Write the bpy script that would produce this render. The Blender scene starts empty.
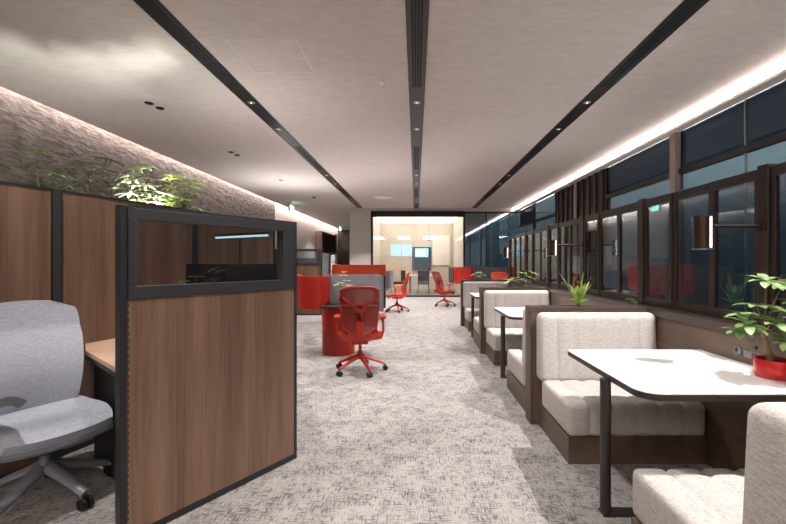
import bpy, bmesh, math, random
from mathutils import Vector, Matrix
random.seed(7)
PI = math.pi
S = bpy.context.scene
COL = S.collection
CAMH = 1.3

# ------------------------------------------------------------------ materials
def lin(c):
    return tuple(((v/255)/12.92 if v/255 <= .04045 else ((v/255+.055)/1.055)**2.4) for v in c) + (1,)
MATS = {}
def newmat(name):
    m = bpy.data.materials.new(name); m.use_nodes = True
    nt = m.node_tree
    return m, nt, nt.nodes, nt.links, nt.nodes['Principled BSDF']
def plain(name, rgb, rough=.5, metal=0, spec=.5, noise=0, nscale=30, bump=0, bscale=200):
    m, nt, N, L, b = newmat(name)
    b.inputs['Base Color'].default_value = lin(rgb)
    b.inputs['Roughness'].default_value = rough
    b.inputs['Metallic'].default_value = metal
    b.inputs['Specular IOR Level'].default_value = spec
    tc = N.new('ShaderNodeTexCoord')
    if noise:
        n = N.new('ShaderNodeTexNoise'); n.inputs['Scale'].default_value = nscale; n.inputs['Detail'].default_value = 4
        L.new(tc.outputs['Object'], n.inputs['Vector'])
        r = N.new('ShaderNodeMixRGB'); c = Vector(lin(rgb)[:3])
        r.inputs[1].default_value = tuple(c*(1-noise))+(1,); r.inputs[2].default_value = tuple(min(1, x) for x in c*(1+noise))+(1,)
        L.new(n.outputs['Fac'], r.inputs[0]); L.new(r.outputs[0], b.inputs['Base Color'])
    if bump:
        n = N.new('ShaderNodeTexNoise'); n.inputs['Scale'].default_value = bscale; n.inputs['Detail'].default_value = 3
        L.new(tc.outputs['Object'], n.inputs['Vector'])
        bp = N.new('ShaderNodeBump'); bp.inputs['Strength'].default_value = bump; bp.inputs['Distance'].default_value = .01
        L.new(n.outputs['Fac'], bp.inputs['Height']); L.new(bp.outputs[0], b.inputs['Normal'])
    return m
def emis(name, rgb, strength):
    m, nt, N, L, b = newmat(name)
    b.inputs['Base Color'].default_value = lin(rgb)
    b.inputs['Emission Color'].default_value = lin(rgb)
    b.inputs['Emission Strength'].default_value = strength
    return m
def wood(name, dark, light, axis='Z', rough=.45, scale=9, spec=.4):
    m, nt, N, L, b = newmat(name)
    tc = N.new('ShaderNodeTexCoord')
    def nz(sc, stretch, det):
        mp = N.new('ShaderNodeMapping')
        v = [sc, sc, sc]; v['XYZ'.index(axis)] = sc*stretch
        mp.inputs['Scale'].default_value = v
        L.new(tc.outputs['Object'], mp.inputs['Vector'])
        n = N.new('ShaderNodeTexNoise'); n.inputs['Scale'].default_value = 1; n.inputs['Detail'].default_value = det
        n.inputs['Roughness'].default_value = .6
        L.new(mp.outputs[0], n.inputs['Vector']); return n
    a = nz(scale, .05, 4); f = nz(scale*9, .03, 3)
    mx = N.new('ShaderNodeMixRGB'); mx.inputs[0].default_value = .35
    L.new(a.outputs['Fac'], mx.inputs[1]); L.new(f.outputs['Fac'], mx.inputs[2])
    r = N.new('ShaderNodeValToRGB')
    r.color_ramp.elements[0].position = .34; r.color_ramp.elements[0].color = lin(dark)
    r.color_ramp.elements[1].position = .66; r.color_ramp.elements[1].color = lin(light)
    L.new(mx.outputs[0], r.inputs[0]); L.new(r.outputs[0], b.inputs['Base Color'])
    b.inputs['Roughness'].default_value = rough; b.inputs['Specular IOR Level'].default_value = spec
    return m
def weave(name, c1, c2, sc=260, rough=.95, bump=.25):
    m, nt, N, L, b = newmat(name)
    tc = N.new('ShaderNodeTexCoord')
    outs = []
    for v in ((sc, sc*.09, sc*.5), (sc*.09, sc, sc*.5), (sc*.3, sc*.3, sc)):
        mp = N.new('ShaderNodeMapping'); mp.inputs['Scale'].default_value = v
        L.new(tc.outputs['Object'], mp.inputs['Vector'])
        n = N.new('ShaderNodeTexNoise'); n.inputs['Scale'].default_value = 1; n.inputs['Detail'].default_value = 2
        L.new(mp.outputs[0], n.inputs['Vector']); outs.append(n.outputs['Fac'])
    ad = N.new('ShaderNodeMath'); ad.operation = 'ADD'; L.new(outs[0], ad.inputs[0]); L.new(outs[1], ad.inputs[1])
    a2 = N.new('ShaderNodeMath'); a2.operation = 'ADD'; L.new(ad.outputs[0], a2.inputs[0]); L.new(outs[2], a2.inputs[1])
    r = N.new('ShaderNodeMapRange'); r.inputs[1].default_value = 1.1; r.inputs[2].default_value = 1.9
    L.new(a2.outputs[0], r.inputs[0])
    mx = N.new('ShaderNodeMixRGB'); mx.inputs[1].default_value = lin(c1); mx.inputs[2].default_value = lin(c2)
    L.new(r.outputs[0], mx.inputs[0]); L.new(mx.outputs[0], b.inputs['Base Color'])
    bp = N.new('ShaderNodeBump'); bp.inputs['Strength'].default_value = bump; bp.inputs['Distance'].default_value = .003
    L.new(r.outputs[0], bp.inputs['Height']); L.new(bp.outputs[0], b.inputs['Normal'])
    b.inputs['Roughness'].default_value = rough; b.inputs['Specular IOR Level'].default_value = .15
    return m
def carpet():
    m, nt, N, L, b = newmat('carpet_weave')
    tc = N.new('ShaderNodeTexCoord')
    def nz(v, det=2):
        mp = N.new('ShaderNodeMapping'); mp.inputs['Scale'].default_value = v
        L.new(tc.outputs['Object'], mp.inputs['Vector'])
        n = N.new('ShaderNodeTexNoise'); n.inputs['Scale'].default_value = 1; n.inputs['Detail'].default_value = det
        n.inputs['Roughness'].default_value = .65
        L.new(mp.outputs[0], n.inputs['Vector']); return n.outputs['Fac']
    a = nz((120, 16, 1)); c = nz((16, 120, 1)); d = nz((7, 7, 1), 3)
    mn = N.new('ShaderNodeMath'); mn.operation = 'MAXIMUM'; L.new(a, mn.inputs[0]); L.new(c, mn.inputs[1])
    s = N.new('ShaderNodeMath'); s.operation = 'MULTIPLY_ADD'; s.inputs[1].default_value = .35; L.new(d, s.inputs[0]); L.new(mn.outputs[0], s.inputs[2])
    r = N.new('ShaderNodeValToRGB'); e = r.color_ramp.elements
    e[0].position = .66; e[0].color = lin((157, 151, 147))
    e[1].position = .90; e[1].color = lin((60, 60, 68))
    x = e.new(.74); x.color = lin((136, 131, 129))
    x = e.new(.80); x.color = lin((110, 107, 109))
    L.new(s.outputs[0], r.inputs[0]); L.new(r.outputs[0], b.inputs['Base Color'])
    b.inputs['Roughness'].default_value = .95; b.inputs['Specular IOR Level'].default_value = .15
    bp = N.new('ShaderNodeBump'); bp.inputs['Strength'].default_value = .3; bp.inputs['Distance'].default_value = .004
    L.new(mn.outputs[0], bp.inputs['Height']); L.new(bp.outputs[0], b.inputs['Normal'])
    return m
def brushed(name, c1, c2, bump=.2):
    m, nt, N, L, b = newmat(name)
    tc = N.new('ShaderNodeTexCoord')
    mp = N.new('ShaderNodeMapping'); mp.inputs['Scale'].default_value = (3.0, 9.0, 9.0); L.new(tc.outputs['Object'], mp.inputs['Vector'])
    n = N.new('ShaderNodeTexNoise'); n.inputs['Scale'].default_value = 2.2; n.inputs['Detail'].default_value = 7; n.inputs['Roughness'].default_value = .65
    n.inputs['Distortion'].default_value = .6
    L.new(mp.outputs[0], n.inputs['Vector'])
    r = N.new('ShaderNodeValToRGB'); r.color_ramp.elements[0].position = .33; r.color_ramp.elements[0].color = lin(c1)
    r.color_ramp.elements[1].position = .68; r.color_ramp.elements[1].color = lin(c2)
    L.new(n.outputs['Fac'], r.inputs[0]); L.new(r.outputs[0], b.inputs['Base Color'])
    b.inputs['Roughness'].default_value = .8
    bp = N.new('ShaderNodeBump'); bp.inputs['Strength'].default_value = bump; bp.inputs['Distance'].default_value = .01
    L.new(n.outputs['Fac'], bp.inputs['Height']); L.new(bp.outputs[0], b.inputs['Normal'])
    return m
def rockwall():
    m, nt, N, L, b = newmat('split_stone')
    tc = N.new('ShaderNodeTexCoord')
    mp = N.new('ShaderNodeMapping'); mp.inputs['Scale'].default_value = (3, 1.6, 4); L.new(tc.outputs['Object'], mp.inputs['Vector'])
    n = N.new('ShaderNodeTexNoise'); n.inputs['Scale'].default_value = 3; n.inputs['Detail'].default_value = 9; n.inputs['Roughness'].default_value = .62
    L.new(mp.outputs[0], n.inputs['Vector'])
    r = N.new('ShaderNodeValToRGB'); r.color_ramp.elements[0].position = .3; r.color_ramp.elements[0].color = lin((52, 45, 43))
    r.color_ramp.elements[1].position = .7; r.color_ramp.elements[1].color = lin((108, 96, 92))
    L.new(n.outputs['Fac'], r.inputs[0]); L.new(r.outputs[0], b.inputs['Base Color'])
    bp = N.new('ShaderNodeBump'); bp.inputs['Strength'].default_value = 1; bp.inputs['Distance'].default_value = .09
    L.new(n.outputs['Fac'], bp.inputs['Height']); L.new(bp.outputs[0], b.inputs['Normal'])
    b.inputs['Roughness'].default_value = .9
    return m
def glass(name, tint, refl=.12, rough=.0, blue=None):
    m, nt, N, L, b = newmat(name); N.remove(b)
    out = N['Material Output']
    t = N.new('ShaderNodeBsdfTransparent'); t.inputs[0].default_value = lin(tint)
    g = N.new('ShaderNodeBsdfGlossy'); g.inputs['Roughness'].default_value = rough
    g.inputs[0].default_value = (.9, .95, 1, 1)
    fr = N.new('ShaderNodeLayerWeight'); fr.inputs[0].default_value = .5
    pw = N.new('ShaderNodeMath'); pw.operation = 'POWER'; pw.inputs[1].default_value = 4.5; L.new(fr.outputs['Facing'], pw.inputs[0])
    ad = N.new('ShaderNodeMath'); ad.operation = 'MULTIPLY_ADD'; ad.inputs[1].default_value = .6; ad.inputs[2].default_value = .03+refl; ad.use_clamp = True
    L.new(pw.outputs[0], ad.inputs[0])
    mx = N.new('ShaderNodeMixShader'); L.new(ad.outputs[0], mx.inputs[0]); L.new(t.outputs[0], mx.inputs[1]); L.new(g.outputs[0], mx.inputs[2])
    L.new(mx.outputs[0], out.inputs[0])
    return m
def netting(name, rgb, solid=.7):
    m, nt, N, L, b = newmat(name)
    b.inputs['Base Color'].default_value = lin(rgb); b.inputs['Roughness'].default_value = .7
    t = N.new('ShaderNodeBsdfTransparent'); mx = N.new('ShaderNodeMixShader'); mx.inputs[0].default_value = solid
    L.new(t.outputs[0], mx.inputs[1]); L.new(b.outputs[0], mx.inputs[2]); L.new(mx.outputs[0], N['Material Output'].inputs[0])
    return m
def leafmat(name, c1, c2):
    m, nt, N, L, b = newmat(name)
    tc = N.new('ShaderNodeTexCoord'); n = N.new('ShaderNodeTexNoise'); n.inputs['Scale'].default_value = 14
    L.new(tc.outputs['Object'], n.inputs['Vector'])
    r = N.new('ShaderNodeValToRGB'); r.color_ramp.elements[0].position = .35; r.color_ramp.elements[0].color = lin(c1)
    r.color_ramp.elements[1].position = .65; r.color_ramp.elements[1].color = lin(c2)
    L.new(n.outputs['Fac'], r.inputs[0]); L.new(r.outputs[0], b.inputs['Base Color'])
    b.inputs['Roughness'].default_value = .4
    tr = N.new('ShaderNodeBsdfTranslucent'); L.new(r.outputs[0], tr.inputs[0])
    mx = N.new('ShaderNodeMixShader'); mx.inputs[0].default_value = .25
    L.new(b.outputs[0], mx.inputs[1]); L.new(tr.outputs[0], mx.inputs[2]); L.new(mx.outputs[0], N['Material Output'].inputs[0])
    return m

M = dict(
    walnut=wood('walnut_veneer', (80, 60, 48), (124, 97, 79)),
    walnut_dark=wood('dark_walnut', (44, 32, 27), (68, 50, 42)),
    desk=wood('oak_desktop', (176, 140, 115), (205, 172, 148), 'X'),
    booth=wood('booth_veneer', (84, 68, 58), (112, 92, 80), 'Y'),
    booth_v=wood('booth_veneer_upright', (70, 56, 48), (92, 76, 66)),
    ledge=wood('ledge_veneer', (58, 48, 44), (76, 63, 57), 'Y', .35),
    frame=wood('screen_frame_wood', (30, 21, 19), (45, 32, 28), 'Z', .4),
    black=plain('black_metal', (28, 28, 31), .45), charcoal=plain('charcoal_metal', (40, 40, 44), .5, noise=.1),
    slot=plain('slot_black', (8, 8, 9), .7), strip=plain('strip_metal', (34, 35, 35), .35),
    linen=weave('linen_fabric', (160, 153, 148), (200, 194, 189)),
    felt=weave('grey_felt', (100, 103, 108), (128, 131, 136), 180), feltdark=weave('charcoal_felt', (52, 54, 58), (70, 72, 77), 180),
    knit=weave('grey_knit', (140, 143, 152), (172, 175, 184), 320, .85, .15),
    greyplastic=plain('grey_plastic', (104, 105, 112), .4), rubber=plain('black_rubber', (18, 18, 20), .5),
    red=plain('red_plastic', (164, 38, 20), .4, noise=.05), redpanel=plain('red_lacquer', (160, 31, 15), .38, noise=.04, nscale=4),
    orange=plain('orange_red_panel', (214, 70, 34), .5, noise=.04, nscale=4),
    rednet=netting('red_mesh', (140, 50, 40), .68), orangenet=netting('orange_mesh', (205, 80, 50), .85),
    white=plain('white_laminate', (232, 230, 228), .35, noise=.02, nscale=5), edge=plain('dark_table_edge', (48, 40, 40), .4),
    carpet=carpet(), ceil=brushed('ceiling_plaster', (202, 192, 186), (216, 207, 202), .05), paint=plain('white_wall_paint', (205, 198, 192), .8, noise=.02, nscale=4),
    rock=rockwall(), pot=plain('red_glazed_pot', (190, 30, 24), .2), soil=plain('potting_soil', (52, 38, 30), .95, noise=.4, nscale=80, bump=.5),
    bark=plain('stem_bark', (120, 100, 70), .8, noise=.3, nscale=60),
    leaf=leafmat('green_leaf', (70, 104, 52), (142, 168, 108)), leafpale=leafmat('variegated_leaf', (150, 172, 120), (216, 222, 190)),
    leafyel=leafmat('yellow_green_leaf', (96, 138, 44), (190, 204, 110)), leafdeep=leafmat('bamboo_leaf', (66, 98, 48), (128, 158, 88)),
    glassclear=glass('clear_glass', (250, 252, 252), .02), glasstint=glass('tinted_screen_glass', (206, 212, 216), .05),
    glassbooth=glass('smoked_panel_glass', (236, 236, 236), .04), glassroom=glass('meeting_room_glass', (250, 251, 251), .03),
    glassnight=glass('dark_window_glass', (128, 138, 150), .03), endglass=glass('end_wall_glass', (225, 232, 236), .16), film=glass('pale_window_glass', (240, 244, 246), .03),
    alu=plain('satin_aluminium', (186, 184, 180), .3, .9), beigem=plain('beige_mullion', (150, 140, 132), .6),
    steel=plain('grey_steel', (120, 122, 126), .35, .7), lampmetal=plain('dark_bronze', (70, 56, 50), .3, .8),
    screen=plain('monitor_glass', (22, 20, 22), .2), blind=plain('pale_blind', (214, 214, 210), .8),
    cove=emis('cove_light', (255, 242, 234), 19), coveL=emis('wall_wash_light', (255, 242, 234), 19),
    lens=emis('lamp_lens', (255, 246, 235), 1.2), lampglow=emis('lamp_tube', (255, 244, 234), 1.6),
    exitg=emis('exit_green', (110, 240, 205), 3.0), exitw=emis('exit_white', (240, 255, 250), 3.5),
    tv=emis('tv_picture', (120, 175, 220), 1.0), tvlight=emis('tv_highlight', (215, 235, 250), 1.3),
    roomglow=emis('glow_ceiling_warm', (255, 242, 220), 1.7), reflblue=emis('blue_reflection_glow', (150, 190, 215), .5), bluepanel=plain('dark_blue_panel', (38, 62, 92), .5), fillglow=emis('fill_panel_glow', (255, 246, 238), 14), reflbar=emis('reflection_bar_glow', (170, 205, 218), .8),
    hatch=plain('hatch_seam', (245, 238, 232), .7), petal=plain('yellow_petal', (225, 200, 40), .6),
    socket=plain('grey_socket', (112, 112, 114), .45), seam=plain('piping', (120, 112, 106), .9),
)

# ------------------------------------------------------------------ mesh helpers
def link(name, bm, mat, parent=None, smooth=False, bevel=0, kind=None, label=None):
    bmesh.ops.recalc_face_normals(bm, faces=bm.faces)
    me = bpy.data.meshes.new(name); bm.to_mesh(me); bm.free()
    mats = mat if isinstance(mat, (list, tuple)) else [mat]
    for x in mats: me.materials.append(M[x] if isinstance(x, str) else x)
    if smooth:
        for p in me.polygons: p.use_smooth = True
        me.set_sharp_from_angle(angle=math.radians(48))
    o = bpy.data.objects.new(name, me); COL.objects.link(o)
    if parent: o.parent = parent
    if bevel:
        md = o.modifiers.new('Bevel', 'BEVEL'); md.width = bevel; md.segments = 2; md.limit_method = 'ANGLE'
    if kind: o['kind'] = kind
    if label: o['label'] = label
    return o
def box(bm, x0, x1, y0, y1, z0, z1, mi=0):
    v = [bm.verts.new((x, y, z)) for x in (x0, x1) for y in (y0, y1) for z in (z0, z1)]
    for f in ((0, 1, 3, 2), (4, 6, 7, 5), (0, 4, 5, 1), (2, 3, 7, 6), (0, 2, 6, 4), (1, 5, 7, 3)):
        fc = bm.faces.new([v[i] for i in f]); fc.material_index = mi
    return v
def boxes(*bs):
    bm = bmesh.new()
    for b in bs: box(bm, *b)
    return bm
def prism(bm, pts, z0, z1, mi=0):
    a = [bm.verts.new((x, y, z0)) for x, y in pts]; b = [bm.verts.new((x, y, z1)) for x, y in pts]
    n = len(pts)
    bm.faces.new(a[::-1]); bm.faces.new(b)
    for i in range(n): bm.faces.new((a[i], a[(i+1) % n], b[(i+1) % n], b[i])).material_index = mi
def tube(bm, pts, r, seg=10, closed=False, flat=1.0):
    pts = [Vector(p) for p in pts]; n = len(pts); rings = []
    for i, p in enumerate(pts):
        if closed: t = pts[(i+1) % n]-pts[i-1]
        else: t = pts[min(i+1, n-1)]-pts[max(i-1, 0)]
        t.normalize()
        up = Vector((0, 0, 1)) if abs(t.z) < .95 else Vector((0, 1, 0))
        a = t.cross(up).normalized(); b = a.cross(t).normalized()
        rr = r[i] if isinstance(r, (list, tuple)) else r
        rings.append([bm.verts.new(p+a*math.cos(2*PI*k/seg)*rr+b*math.sin(2*PI*k/seg)*rr*flat) for k in range(seg)])
    m = n if closed else n-1
    for i in range(m):
        A, B = rings[i], rings[(i+1) % n]
        for k in range(seg): bm.faces.new((A[k], A[(k+1) % seg], B[(k+1) % seg], B[k]))
    if not closed: bm.faces.new(rings[0][::-1]); bm.faces.new(rings[-1])
def lathe(bm, prof, seg=24, c=(0, 0, 0), axis='Z'):
    rings = []
    for r, z in prof:
        ring = []
        for k in range(seg):
            a = 2*PI*k/seg; q = (r*math.cos(a), r*math.sin(a), z)
            if axis == 'X': q = (z, q[0], q[1])
            if axis == 'Y': q = (q[0], z, q[1])
            ring.append(bm.verts.new((c[0]+q[0], c[1]+q[1], c[2]+q[2])))
        rings.append(ring)
    for A, B in zip(rings, rings[1:]):
        for k in range(seg): bm.faces.new((A[k], A[(k+1) % seg], B[(k+1) % seg], B[k]))
    bm.faces.new(rings[0][::-1]); bm.faces.new(rings[-1])
def sheet(bm, fn, nu, nv, t):
    """thick sheet; fn(u,v)->Vector, u,v in 0..1; thickness t along the local normal"""
    P = [[Vector(fn(i/nu, j/nv)) for j in range(nv+1)] for i in range(nu+1)]
    def nrm(i, j):
        a = P[min(i+1, nu)][j]-P[max(i-1, 0)][j]; b = P[i][min(j+1, nv)]-P[i][max(j-1, 0)]
        return a.cross(b).normalized()
    A = [[bm.verts.new(P[i][j]) for j in range(nv+1)] for i in range(nu+1)]
    B = [[bm.verts.new(P[i][j]+nrm(i, j)*t) for j in range(nv+1)] for i in range(nu+1)]
    for i in range(nu):
        for j in range(nv):
            bm.faces.new((A[i][j], A[i+1][j], A[i+1][j+1], A[i][j+1])); bm.faces.new((B[i][j], B[i][j+1], B[i+1][j+1], B[i+1][j]))
    for i in range(nu):
        bm.faces.new((A[i][0], B[i][0], B[i+1][0], A[i+1][0])); bm.faces.new((A[i][nv], A[i+1][nv], B[i+1][nv], B[i][nv]))
    for j in range(nv):
        bm.faces.new((A[0][j], A[0][j+1], B[0][j+1], B[0][j])); bm.faces.new((A[nu][j], B[nu][j], B[nu][j+1], A[nu][j+1]))
def cushion(bm, x0, x1, y0, y1, z0, z1, r, shape=None):
    lo = Vector((x0, y0, z0)); hi = Vector((x1, y1, z1))
    def ticks(a, b):
        e = [a, a+r*.15, a+r*.4, a+r*.7, a+r]; n = max(2, int((b-a-2*r)/.022))
        n = n*(2 if abs(a-x0) < 1e-9 else 1); mid = [a+r+(b-a-2*r)*k/n for k in range(1, n)]
        return e+mid+[b-r, b-r*.7, b-r*.4, b-r*.15, b]
    T = [ticks(lo[i], hi[i]) for i in range(3)]
    cache = {}
    def V(p):
        k = (round(p[0], 5), round(p[1], 5), round(p[2], 5))
        if k not in cache:
            q = Vector(p); c = Vector([min(max(q[i], lo[i]+r), hi[i]-r) for i in range(3)])
            d = q-c
            if d.length > 1e-9: q = c+d.normalized()*r
            if shape: q = Vector(shape(q))
            cache[k] = bm.verts.new(q)
        return cache[k]
    for ax in range(3):
        u, v = [i for i in range(3) if i != ax]
        for side in (lo[ax], hi[ax]):
            for i in range(len(T[u])-1):
                for j in range(len(T[v])-1):
                    f = []
                    for a, b in ((i, j), (i+1, j), (i+1, j+1), (i, j+1)):
                        p = [0, 0, 0]; p[ax] = side; p[u] = T[u][a]; p[v] = T[v][b]; f.append(V(p))
                    try: bm.faces.new(f)
                    except ValueError: pass
def tag(o, label, cat, group=None, kind=None):
    o['label'] = label; o['category'] = cat
    if group: o['group'] = group
    if kind: o['kind'] = kind
    return o
def thing(name, label, cat, loc=(0, 0, 0), rz=0, group=None):
    o = bpy.data.objects.new(name, None); COL.objects.link(o); o.empty_display_size = .1
    o.location = loc; o.rotation_euler = (0, 0, rz)
    return tag(o, label, cat, group)
def children(o): return [c for c in bpy.data.objects if c.parent == o]
def copy_tree(o, loc=None, rz=None, label=None, parent=None):
    c = o.copy(); COL.objects.link(c)
    if parent: c.parent = parent
    if loc is not None: c.location = loc
    if rz is not None: c.rotation_euler = (0, 0, rz)
    if label: c['label'] = label
    for ch in children(o): copy_tree(ch, parent=c)
    return c
def struct(name, bm, mat, parent=None, **k):
    return link(name, bm, mat, parent, kind='structure', **k)

# ------------------------------------------------------------------ the room
CZ = 3.3; BACK = 14.9; LW = -4.9; RW = 3.85
struct('floor', boxes((LW-.2, RW+.6, -6.5, 26, -.1, 0)), 'carpet')
struct('ceiling', boxes((LW+.17, RW, -6.5, 26, CZ, CZ+.12), (LW-.2, LW+.3, -6.5, 26, CZ+.18, CZ+.3)), 'ceil')
struct('wall_left', boxes((LW-.2, LW, -6.5, 13.9, 0, CZ+.25)), 'rock')
struct('wall_left_far', boxes((LW-.2, LW, 13.9, 26, 0, CZ+.25)), 'paint')
struct('wall_rear', boxes((LW-.2, RW+.2, -6.7, -6.5, 0, CZ+.2)), 'paint')
struct('wall_far', boxes((LW, -1.2, 25, 25.2, 0, CZ)), 'walnut_dark')
struct('wall_back', boxes((-2.47, -1.68, BACK, BACK+.25, 0, CZ), (-1.68, RW, BACK, BACK+.2, 3.18, CZ)), 'paint')
# wall-wash slot on the left, light ledge on the right
t = thing('wall_wash_light', 'long bright wall wash light running along the top of the left wall', 'light strip', (LW+.08, 0, CZ))
link('diffuser', boxes((-.05, .05, -6.5, 24.8, .12, .14)), 'coveL', t)
link('channel', boxes((-.07, .08, -6.5, 24.8, .14, .17)), 'alu', t)
t = thing('cove_light', 'continuous white cove light along the ceiling edge above the windows', 'light strip', (RW, 0, CZ-.085))
link('ledge', boxes((-.16, 0, -6.5, BACK, -.015, 0), (-.16, -.15, -6.5, BACK, 0, .018)), 'paint', t)
link('diffuser', boxes((-.14, -.02, -6.5, BACK, .002, .016)), 'cove', t)

# curtain wall on the right
def pane(name, y0, y1, mat_lo, mat_hi, x=RW):
    w = struct(name, boxes((x-.01, x+.06, y0, y1, 0, .12), (x-.01, x+.06, y0, y1, 2.58, 2.66), (x-.02, x+.06, y0-.03, y0+.03, 0, CZ)), 'black')
    struct('window_glass', boxes((x+.02, x+.03, y0+.03, y1, .12, 2.58)), mat_lo, w)
    struct('window_glass', boxes((x+.02, x+.03, y0+.03, y1, 2.66, CZ)), mat_hi, w)
    return w
k = 1
for y0, y1, a, b in ((-6.5, 1.1, 'film', 'glassnight'), (1.1, 5.85, 'film', 'glassnight'), (6.0, 8.1, 'film', 'glassnight'), (11.0, 13.1, 'film', 'film'), (13.1, BACK, 'film', 'glassnight')):
    w = pane('window_%d' % k, y0, y1, a, b); k += 1
    if y0 == 1.1: struct('glass_joint', boxes((RW+.01, RW+.035, 4.69, 4.705, .12, CZ)), 'alu', w)
struct('trim_1', boxes((RW-.06, RW+.06, 5.85, 5.98, 0, CZ)), 'beigem')
struct('trim_2', boxes((RW-.06, RW+.06, 9.5, 9.62, 0, CZ)), 'beigem')
bm = boxes((RW, RW+.1, 8.1, 11.0, 0, CZ))
for i in range(9): box(bm, RW-.03, RW, 8.2+i*.32, 8.28+i*.32, 0, CZ)
struct('wall_right', bm, 'frame')
# end glass to the right of the meeting room
w = struct('window_6', boxes((1.76, RW, BACK, BACK+.06, 0, .1), (1.76, RW, BACK, BACK+.06, 3.12, 3.18), (1.76, 1.84, BACK, BACK+.06, 0, 3.18), (2.6, 2.63, BACK, BACK+.06, 0, 3.18)), 'black')
struct('window_glass', boxes((1.84, RW, BACK+.02, BACK+.03, .1, 3.12)), 'endglass', w)

# meeting room behind the glass
w = struct('window_7', boxes((-1.68, 1.76, BACK-.03, BACK+.06, 0, .06), (-1.68, 1.76, BACK-.03, BACK+.06, 2.98, 3.2), (-1.68, -1.6, BACK-.03, BACK+.06, 0, 3.2)), 'black')
for a, b in ((-1.6, -.1), (-.1, 1.35), (1.35, 1.76)):
    struct('window_glass', boxes((a+.006, b-.006, BACK+.01, BACK+.02, .06, 2.98)), 'glassroom', w)
    struct('mullion', boxes((b-.006, b+.006, BACK, BACK+.03, .06, 2.98)), 'alu', w)
RB = 19.2
struct('wall_meeting_room', boxes((-1.75, 1.86, RB, RB+.15, 0, 3.2), (-1.85, -1.7, BACK+.25, RB, 0, 3.2), (1.78, 1.9, BACK+.2, RB, 0, 3.2)), 'paint')
struct('ceiling_meeting_room', boxes((-1.75, 1.86, BACK+.1, RB, 3.2, 3.3)), 'paint')
tag(link('glow_ceiling', boxes((-1.66, 1.74, 15.1, 19.1, 3.16, 3.18)), 'roomglow'), 'meeting room ceiling made to glow, standing in for cove light', 'ceiling light')  # whole ceiling emits, in place of cove light washing it
t = thing('television', 'wall television glowing blue on a dark blue panel inside the meeting room', 'television', (.22, RB-.12, 0))
link('backing_panel', boxes((-.40, .50, .04, .12, .9, 2.02)), 'bluepanel', t)
link('bezel', boxes((-.30, .40, 0, .04, 1.5, 1.98)), 'screen', t)
link('display', boxes((-.27, .37, -.01, 0, 1.53, 1.95)), 'tv', t)
link('picture', boxes((-.2, .2, -.015, -.01, 1.62, 1.88)), 'tvlight', t)
w = struct('window_8', boxes((-1.25, -.15, RB-.03, RB, 1.55, 1.59), (-1.25, -.15, RB-.03, RB, 2.15, 2.19), (-1.25, -1.21, RB-.03, RB, 1.59, 2.15), (-.72, -.69, RB-.03, RB, 1.59, 2.15), (-.19, -.15, RB-.03, RB, 1.59, 2.15)), 'paint')  # added glowing panels that imitate blue reflections in the glass
struct('window_glass', boxes((-1.21, -.19, RB-.015, RB-.005, 1.59, 2.15)), 'reflblue', w)
t = thing('whiteboard', 'tall white board on the far wall of the meeting room', 'whiteboard', (1.2, RB-.05, 0))
link('board', boxes((-.42, .42, 0, .04, 1.15, 2.6)), 'white', t)
link('frame', boxes((-.44, .44, .005, .05, 1.12, 1.15), (-.44, .44, .005, .05, 2.6, 2.62), (-.44, -.42, .005, .05, 1.12, 2.62), (.42, .44, .005, .05, 1.12, 2.62)), 'alu', t)
t = thing('meeting_table', 'long white meeting table behind the glass wall', 'table', (.35, 17.0, 0))
link('tabletop', boxes((-.7, .7, -.5, .5, .72, .75)), 'white', t, bevel=.005)
for sx in (-.6, .6):
    for sy in (-.4, .4): link('leg', boxes((sx-.02, sx+.02, sy-.02, sy+.02, 0, .72)), 'charcoal', t)
bm = bmesh.new(); lathe(bm, [(.01, 0), (.05, .02), (.06, .16), (.0551, .18), (.01, .18)], 16)
t = thing('pendant_lamp', 'small dark pendant lamp hanging inside the meeting room', 'lamp', (.55, 17.0, 2.2))
link('shade', bm, 'black', t, True); bm = bmesh.new(); tube(bm, [(0, 0, .17), (0, 0, .95)], .006, 6); link('cord', bm, 'black', t)

def meeting_chair(label, loc, rz):
    t = thing('meeting_chair', label, 'chair', loc, rz)
    bm = bmesh.new(); cushion(bm, -.24, .24, -.24, .24, .4, .48, .035); link('seat', bm, 'feltdark', t, True)
    bm = bmesh.new(); cushion(bm, -.23, .23, .2, .26, .5, .95, .028); link('backrest', bm, 'feltdark', t, True)
    for sx in (-.2, .2):
        for sy in (-.2, .2):
            bm = bmesh.new(); tube(bm, [(sx, sy, .41), (sx*1.15, sy*1.15, 0)], .013, 8); link('leg', bm, 'charcoal', t)
        bm = bmesh.new(); tube(bm, [(sx, .2, .4), (sx, .24, .6)], .012, 8); link('back_support', bm, 'charcoal', t)
meeting_chair('dark grey chair behind the glass, left of the white meeting table', (-.75, 16.6, 0), -1.2)
meeting_chair('dark grey chair behind the glass, at the near side of the white table', (.3, 16.2, 0), PI)

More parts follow.
